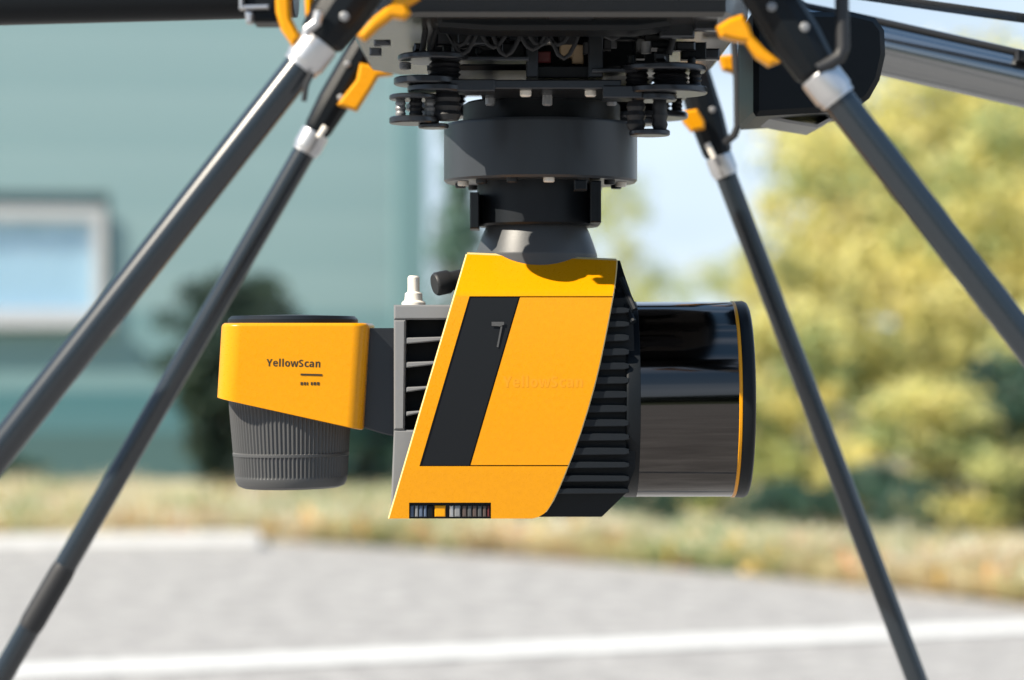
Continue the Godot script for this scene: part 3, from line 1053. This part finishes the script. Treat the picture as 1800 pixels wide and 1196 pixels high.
	for i in 14:
		var a := TAU * (i + 0.3) / 14
		var s := Shape.new()
		s.lathe([Vector2(0, -0.0032), Vector2(0.0034, -0.0032), Vector2(0.004, -0.0026), Vector2(0.004, 0), Vector2(0, 0)], Transform3D(Basis(), Vector3(50 * k + cos(a) * 142 * k, EYE + (598 - 322) * k, -ax + sin(a) * 142 * k)), 16)
		part("screw", s, M.rubber if i % 3 else M.pale, fl)
	var mo: MeshInstance3D = turned.call("motor_housing", 947, [[0, 399], [104, 399], [108, 395], [108, 322], [0, 322]], M.fin)
	part("seam", plate_bar(1038, 1057, 318, 391, 1.72, 1.75), M.black, mo)
	part("seam", plate_bar(826, 842, 338, 402, 1.735, 1.77), M.black, mo)
	part("catch", plate_bar(1010, 1032, 316, 334, 1.672, 1.69), M.black, mo)
	turned.call("neck", 943, [[0, 505], [107, 505], [107, 450], [106, 446], [100, 428], [94, 412], [89, 401], [88, 399], [0, 399]], M.grey)


func drop(y: float, d: float) -> float:
	# the pixel row at depth d of what is level with row y at depth 1.665
	return 598.0 - (598.0 - y) * 1.665 / d


func drop_x(x: float, d: float) -> float:
	return 900.0 + (x - 900.0) * 1.665 / d


# ---------------------------------------------------------------- the scanner
func left_edge(y: float) -> float:
	return 821.0 - 137.0 * (y - 447.0) / 465.0


func right_edge(y: float) -> float:
	var rows := [[447, 1084], [470, 1083], [510, 1079], [570, 1068], [630, 1056], [680, 1044], [740, 1027], [790, 1010], [840, 990], [875, 975], [893, 965], [903, 957], [909, 947], [912, 936]]
	for i in rows.size() - 1:
		if y <= rows[i + 1][0]:
			return lerpf(rows[i][1], rows[i + 1][1], clampf((y - rows[i][0]) / float(rows[i + 1][0] - rows[i][0]), 0, 1))
	return 936.0


func panel_depth(y: float) -> float:
	# flat in the middle, bevelled back above and below, the creases rounded
	var z := 0.0
	if y < 526:
		var t := 526.0 - y
		z = t * t * 0.0000125 if t < 16 else (0.0032 + (t - 16.0) * 0.00052)
	elif y > 812:
		var t := y - 812.0
		z = t * t * 0.000001 if t < 20 else (0.0004 + (t - 20.0) * 0.00004)
	var bulge := (clampf(y, 526, 812) - 669.0) / 143.0
	return 1.70 + z + 0.0022 * bulge * bulge


func skin(s: Shape, rows: Array, lo: Callable, hi: Callable, out: float, cols := 4) -> void:
	# a patch of the panel's surface between two edges, OUT metres in front of it
	var last := []
	for y in rows:
		var line := []
		for i in cols + 1:
			var x := lerpf(lo.call(y), hi.call(y), float(i) / cols)
			var tilt := 11.0 * clampf((x - 820.0) / 263.0, 0, 1) * clampf(1.0 - (y - 447.0) / 60.0, 0, 1)
			line.append(at(x, y + tilt, panel_depth(y) - out))
		if last:
			for i in cols:
				s.quad(line[i], line[i + 1], last[i + 1], last[i])
		last = line


func steps(a: float, b: float, n: int) -> Array:
	var o := []
	for i in n + 1:
		o.append(lerpf(a, b, float(i) / n))
	return o


func scanner() -> void:
	var base := at(900, 912, 1.775)
	var o := thing("laser_scanner", "yellow and black laser scanner with glossy black barrel hanging under the drone", "laser scanner", base)
	# core behind the panel, sheared like it
	var s := Shape.new()
	var sec := [[458, 1.752], [478, 1.737], [524, 1.7135], [640, 1.7125], [740, 1.7125], [822, 1.7125], [868, 1.7145], [909, 1.717], [905, 1.80], [820, 1.848], [640, 1.85], [524, 1.848], [478, 1.82], [462, 1.80]]
	var rights := [1090, 1096, 1112, 1116, 1117, 1117, 1100, 1058, 1058, 1104, 1104, 1104, 1094, 1090]
	var lefts := []
	var rgts := []
	for i in sec.size():
		lefts.append(at(left_edge(sec[i][0]) + 7, sec[i][0], sec[i][1]))
		rgts.append(at(rights[i], sec[i][0], sec[i][1]))
	for i in sec.size():
		var k := (i + 1) % sec.size()
		s.quad(lefts[k], rgts[k], rgts[i], lefts[i])
	var cl := Vector3.ZERO
	var cr := Vector3.ZERO
	for i in sec.size():
		cl += lefts[i] / sec.size()
		cr += rgts[i] / sec.size()
	for i in sec.size():
		var k := (i + 1) % sec.size()
		s.tri(cl, lefts[k], lefts[i])
		s.tri(cr, rgts[i], rgts[k])
	part("body", s, M.black, o, 20.0)
	# fins between the panel and the barrel
	for q in [[546, 6], [570, 6], [594, 7], [619, 7], [644, 7], [669, 7], [694, 7], [719, 7], [744, 7], [769, 7], [794, 7], [818, 6], [842, 6], [864, 5]]:
		var y: float = q[0]
		var h: float = q[1]
		var f := Shape.new()
		var d := 1.7045 + maxf(0.0, panel_depth(y) - 1.703)
		f.prism(flat([[right_edge(y - h) - 12, y - h], [1098, y - h + 1], [1106, y - h * 0.5], [1106, y + h * 0.5], [1098, y + h - 1], [right_edge(y + h) - 12, y + h]], d), -d, -d - 0.03, 0.0005)
		part("fin", f, M.fin, o, 20.0)
	for q in [[1092, 490, 1116, 545], [1086, 508, 1114, 566]]:
		var f := Shape.new()
		f.tube([at(q[0], q[1], 1.722), at(q[2], q[3], 1.708)], [0.0022], 8)
		part("fin", f, M.fin, o)
	# yellow panel
	var e0 := func(y: float) -> float: return left_edge(y)
	var e1 := func(y: float) -> float: return left_edge(y) + 26.0
	var e2 := func(y: float) -> float: return left_edge(y) + 113.0
	var e2g := func(y: float) -> float: return left_edge(y) + 115.5
	var e3 := func(y: float) -> float: return right_edge(y)
	s = Shape.new()
	var slot_l := func(_y: float) -> float: return 719.0
	var slot_r := func(_y: float) -> float: return 863.0
	skin(s, [447, 449, 460, 480, 500, 510, 514, 518, 521], e0, e3, 0.0, 12)
	skin(s, steps(521, 820, 14), e0, e1, 0.0, 2)
	skin(s, [820, 824, 828, 832, 840, 860, 884], e0, e3, 0.0, 12)
	skin(s, steps(884, 912, 6), e0, slot_l, 0.0, 3)
	skin(s, [884, 888, 893, 898, 903, 906, 909, 912], slot_r, e3, 0.0, 4)
	var shell := part("panel", s, M.yellow, o)
	s = Shape.new()
	skin(s, steps(523.0, 818.0, 14), e2g, e3, -0.0002, 6)
	part("cover_plate", s, M.yellow, shell)
	s = Shape.new()
	skin(s, steps(522, 819, 14), e1, e2, -0.0008, 3)
	var dark := part("dark_inlay", s, M.window, o)
	s = Shape.new()
	skin(s, [447, 449, 460, 480, 500, 510, 514, 518, 522], e0, e3, -0.0022, 8)
	skin(s, steps(522, 820, 6), e0, e3, -0.0022, 8)
	skin(s, [820, 824, 828, 832, 840, 860, 884], e0, e3, -0.0022, 8)
	skin(s, steps(884, 912, 6), e0, e3, -0.004, 4)
	part("backing", s, M.black, shell)
	# pale rim of the panel's shell: left, top and right edges
	s = Shape.new()
	var ys := [447, 460, 480, 500, 514, 521, 560, 600, 640, 680, 720, 760, 800, 820, 828, 840, 860, 880, 900, 912]
	for i in ys.size() - 1:
		var a := at(left_edge(ys[i]), ys[i], panel_depth(ys[i]))
		var b := at(left_edge(ys[i + 1]), ys[i + 1], panel_depth(ys[i + 1]))
		var a2 := at(left_edge(ys[i]) - 2.4, ys[i], panel_depth(ys[i]) + 0.0011)
		var b2 := at(left_edge(ys[i + 1]) - 2.4, ys[i + 1], panel_depth(ys[i + 1]) + 0.0011)
		var back := Vector3(0, 0, -0.004)
		s.quad(b2, b, a, a2)
		s.quad(b2 + back, b2, a2, a2 + back)
		a = at(right_edge(ys[i]), ys[i] + (11.0 * clampf(1.0 - (ys[i] - 447.0) / 60.0, 0, 1)), panel_depth(ys[i]))
		b = at(right_edge(ys[i + 1]), ys[i + 1] + (11.0 * clampf(1.0 - (ys[i + 1] - 447.0) / 60.0, 0, 1)), panel_depth(ys[i + 1]))
		a2 = a + Vector3(0.0008, 0, -0.0008)
		b2 = b + Vector3(0.0008, 0, -0.0008)
		s.quad(a, b, b2, a2)
		s.quad(a2, b2, b2 + back, a2 + back)
	part("rim", s, M.cream, shell, 20.0)
	s = Shape.new()
	var t0 := at(821, 447, panel_depth(447))
	var t1 := at(1084, 458, panel_depth(447))
	s.quad(t0, t1, t1 + Vector3(0, 0.0014, -0.0035), t0 + Vector3(0, 0.0014, -0.0035))
	part("rim", s, M.cream, shell)
	# small pale mark on the inlay
	s = Shape.new()
	s.prism(flat([[864, 566], [886, 566], [886, 571], [879, 574], [864, 573]], 1.7004), -1.7004, -1.7008)
	part("mark", s, M.cup, dark)
	s = Shape.new()
	s.prism(flat([[880, 574], [883, 574], [876, 611], [873, 610]], 1.7004), -1.7004, -1.7008)
	part("mark", s, M.cup, dark)
	# relief lettering on the yellow cover
	var soft := mat(lin(0.67, 0.275, 0.004), 0.4)
	lettering("YellowScan", 0.0105, soft, shell, at(955, 672, 1.70013), "relief_lettering")
	# sockets in the slot at the bottom of the panel
	var umber := mat(lin(0.07, 0.05, 0.045), 0.5)
	for q in [[721, 727, M.blue], [729, 735, M.anodised], [737, 743, M.blue], [745, 750, M.blue], [752, 761, M.black], [764, 783, M.yellow], [790, 797, M.metal], [799, 809, M.anodised], [813, 820, umber], [822, 829, M.cup], [831, 838, umber], [840, 847, M.cup], [849, 855, umber], [857, 861, M.red]]:
		s = Shape.new()
		var d := panel_depth(900) + 0.002
		s.prism(flat([[q[0], 889], [q[1], 889], [q[1], 909], [q[0], 909]], d), -d, -d - 0.008, 0.0006)
		part("socket", s, q[2], o)
	# finned block left of the panel
	s = Shape.new()
	s.prism(flat([[692, 536], [812, 536], [800, 562], [692, 562]], 1.718), -1.718, -1.81, 0.0012)
	s.prism(flat([[692, 562.5], [713, 562.5], [711, 756], [692, 756]], 1.718), -1.718, -1.81, 0.0012)
	s.prism(flat([[692, 756.5], [738, 756.5], [696, 906], [691, 909], [686, 909]], 1.7185), -1.7185, -1.80, 0.0012)
	var blk := part("finned_block", s, M.anodised, o, 20.0)
	s = Shape.new()
	s.prism(flat([[694, 562], [800, 562], [740, 760], [694, 760]], 1.745), -1.745, -1.80)
	part("fin_bay", s, M.black, blk)
	for q in [[594, 605], [637, 647], [681, 690], [724, 732]]:
		var f := Shape.new()
		f.prism(flat([[713.5, q[0]], [left_edge(q[0]) + 6, q[0] - 2], [left_edge(q[1]) + 6, q[1] - 6], [713.5, q[1]]], 1.719), -1.719, -1.746, 0.0008)
		part("fin", f, M.anodised, blk, 20.0)
	# antenna socket and dark thumb screw on top
	s = Shape.new()
	var k2 := 1.745 / F
	s.lathe([Vector2(21 * k2, -3 * k2), Vector2(21 * k2, 4 * k2), Vector2(16 * k2, 8 * k2), Vector2(15 * k2, 20 * k2), Vector2(10.5 * k2, 23 * k2), Vector2(10.5 * k2, 48 * k2), Vector2(8 * k2, 51 * k2), Vector2(0, 51 * k2)], Transform3D(Basis(), at(727, 536, 1.745)), 24)
	part("antenna_socket", s, M.pale, o)
	s = Shape.new()
	s.lathe([Vector2(0, -18 * k2), Vector2(18 * k2, -18 * k2), Vector2(21 * k2, -14 * k2), Vector2(21 * k2, 8 * k2), Vector2(17 * k2, 14 * k2), Vector2(17 * k2, 40 * k2), Vector2(0, 40 * k2)], along(at(780, 497, 1.75), at(840, 484, 1.76)), 24)
	part("thumb_screw", s, M.rubber, o)
	# glossy barrel
	var kb := 1.775 / F
	var axis := Transform3D(Basis(Vector3(0, 1, 0), Vector3(1, 0, 0), Vector3(0, 0, -1)), Vector3(0, EYE - (702 - 598) * kb, -1.775))
	var R := 171.0
	var X := func(px: float) -> float: return (px - 900.0) * kb
	s = Shape.new()
	s.lathe([Vector2(0, X.call(1098)), Vector2(R * kb, X.call(1098)), Vector2(R * kb, X.call(1284))], axis, 128)
	part("barrel", s, M.gloss, o)
	s = Shape.new()
	s.lathe([Vector2(0, X.call(1094)), Vector2((R - 2) * kb, X.call(1094)), Vector2((R + 1) * kb, X.call(1098)), Vector2((R + 1) * kb, X.call(1117)), Vector2(R * kb - 0.0004, X.call(1118))], axis, 128)
	part("mount_ring", s, M.black, o)
	s = Shape.new()
	s.lathe([Vector2(R * kb, X.call(1284)), Vector2((R + 1.5) * kb, X.call(1285)), Vector2((R + 1.5) * kb, X.call(1289)), Vector2(R * kb, X.call(1290))], axis, 128)
	part("ring", s, M.yellow, o)
	s = Shape.new()
	s.lathe([Vector2(R * kb, X.call(1290)), Vector2((R + 1) * kb, X.call(1291.5)), Vector2((R + 2) * kb, X.call(1304)), Vector2((R - 1) * kb, X.call(1310)), Vector2((R - 7) * kb, X.call(1313)), Vector2((R - 16) * kb, X.call(1313)), Vector2((R - 20) * kb, X.call(1308)), Vector2(0, X.call(1308))], axis, 128)
	part("end_cap", s, M.black, o)
	# connector plate between block and head
	s = Shape.new()
	s.prism(flat([[636, 577], [694, 577], [694, 768], [672, 763], [636, 752]], 1.728), -1.728, -1.80, 0.001)
	part("connector_plate", s, M.plate, o, 20.0)
	scan_head(o)


func scan_head(o: Node3D) -> void:
	# yellow hood: a rounded footprint, its lower rim sloping down to the right
	var d0 := 1.705
	var k := d0 / F
	var deep := 0.098
	var foot := []        # x in pixels 0..262, z back from the front
	var r := 0.016
	var w := 262.0 * k
	for q in [[r, r, PI, 1.5 * PI], [w - r * 0.7, r * 0.7, 1.5 * PI, TAU], [w - r, deep - r, 0, 0.5 * PI], [r, deep - r, 0.5 * PI, PI]]:
		var rad: float = r * 0.7 if q[2] == 1.5 * PI else r
		for i in 9:
			var a: float = lerpf(q[2], q[3], i / 8.0)
			foot.append(Vector2(q[0] + cos(a) * rad, q[1] + sin(a) * rad))
	var x0 := at(385, 568, d0)
	var s := Shape.new()
	var rows := []
	for lev in [[0.0, 0.0022], [0.0012, 0.0005], [0.0026, 0.0], [0.5, 0.0], [0.995, 0.0], [1.0, 0.0008]]:
		var ring := []
		for q in foot:
			var u: float = q.x / w
			var low := at(0, lerpf(700, 757, u), d0).y
			var top := at(0, 568, d0).y
			var y: float = lerpf(top, low, lev[0]) if lev[0] > 0.1 else top - lev[0]
			var shift := -(top - y) * 0.06
			var mid := Vector2(w / 2, deep / 2)
			var f: Vector2 = q + (mid - q).normalized() * lev[1]
			ring.append(Vector3(x0.x + f.x + shift, y, -d0 - f.y))
		rows.append(ring)
	var n := foot.size()
	for i in rows.size() - 1:
		for j in n:
			var kk := (j + 1) % n
			s.quad(rows[i + 1][j], rows[i + 1][kk], rows[i][kk], rows[i][j])
	for j in range(1, n - 1):
		s.tri(rows[0][0], rows[0][j], rows[0][j + 1])
		s.tri(rows[-1][0], rows[-1][j + 1], rows[-1][j])
	var hood := part("hood", s, M.yellow, o)
	var lt := lettering("YellowScan", 0.0071, M.ink, hood, at(516, 639, d0 - 0.0001))
	lt.rotation.z = -0.02
	s = Shape.new()
	s.prism(flat([[528, 657], [566, 658], [566, 661], [528, 660]], d0 - 0.0004), -d0 + 0.0004, -d0 - 0.0002)
	part("printed_line", s, M.ink, hood)
	# tiny print under the line, too small to read: two short rows of strokes
	s = Shape.new()
	for q in [[528, 532], [534, 537], [539, 541], [546, 549], [551, 555], [557, 561]]:
		s.prism(flat([[q[0], 672], [q[1], 672], [q[1], 677], [q[0], 677]], d0 - 0.0004), -d0 + 0.0004, -d0 - 0.0002)
	part("small_print", s, M.ink, hood)
	# ribbed grey cup and its lid
	var ax := d0 + deep / 2
	var kc := ax / F
	var H := func(y: float) -> float: return (598.0 - y) * kc
	var axis := Transform3D(Basis(Vector3(0, 0, 1), 0.012), at(509, 598, ax))
	s = Shape.new()
	s.lathe([Vector2(0, H.call(857)), Vector2(84 * kc, H.call(857)), Vector2(93 * kc, H.call(853)), Vector2(97.5 * kc, H.call(845)), Vector2(98.5 * kc, H.call(838)), Vector3(98 * kc, H.call(834), 1), Vector3(100 * kc, H.call(802), 1), Vector2(102 * kc, H.call(800)), Vector2(102.3 * kc, H.call(796)), Vector3(100.5 * kc, H.call(794), 1), Vector3(106 * kc, H.call(720), 1), Vector2(108 * kc, H.call(700)), Vector2(110 * kc, H.call(640)), Vector2(0, H.call(640))], axis, 528, 0.0005, 88)
	part("ribbed_cup", s, M.cup, o, 30.0)
	s = Shape.new()
	s.lathe([Vector2(0, H.call(580)), Vector2(114 * kc, H.call(580)), Vector2(114 * kc, H.call(562)), Vector2(108 * kc, H.call(556)), Vector2(0, H.call(553))], Transform3D(Basis(), at(515, 598, ax)), 72)
	part("lid", s, M.fin, o)
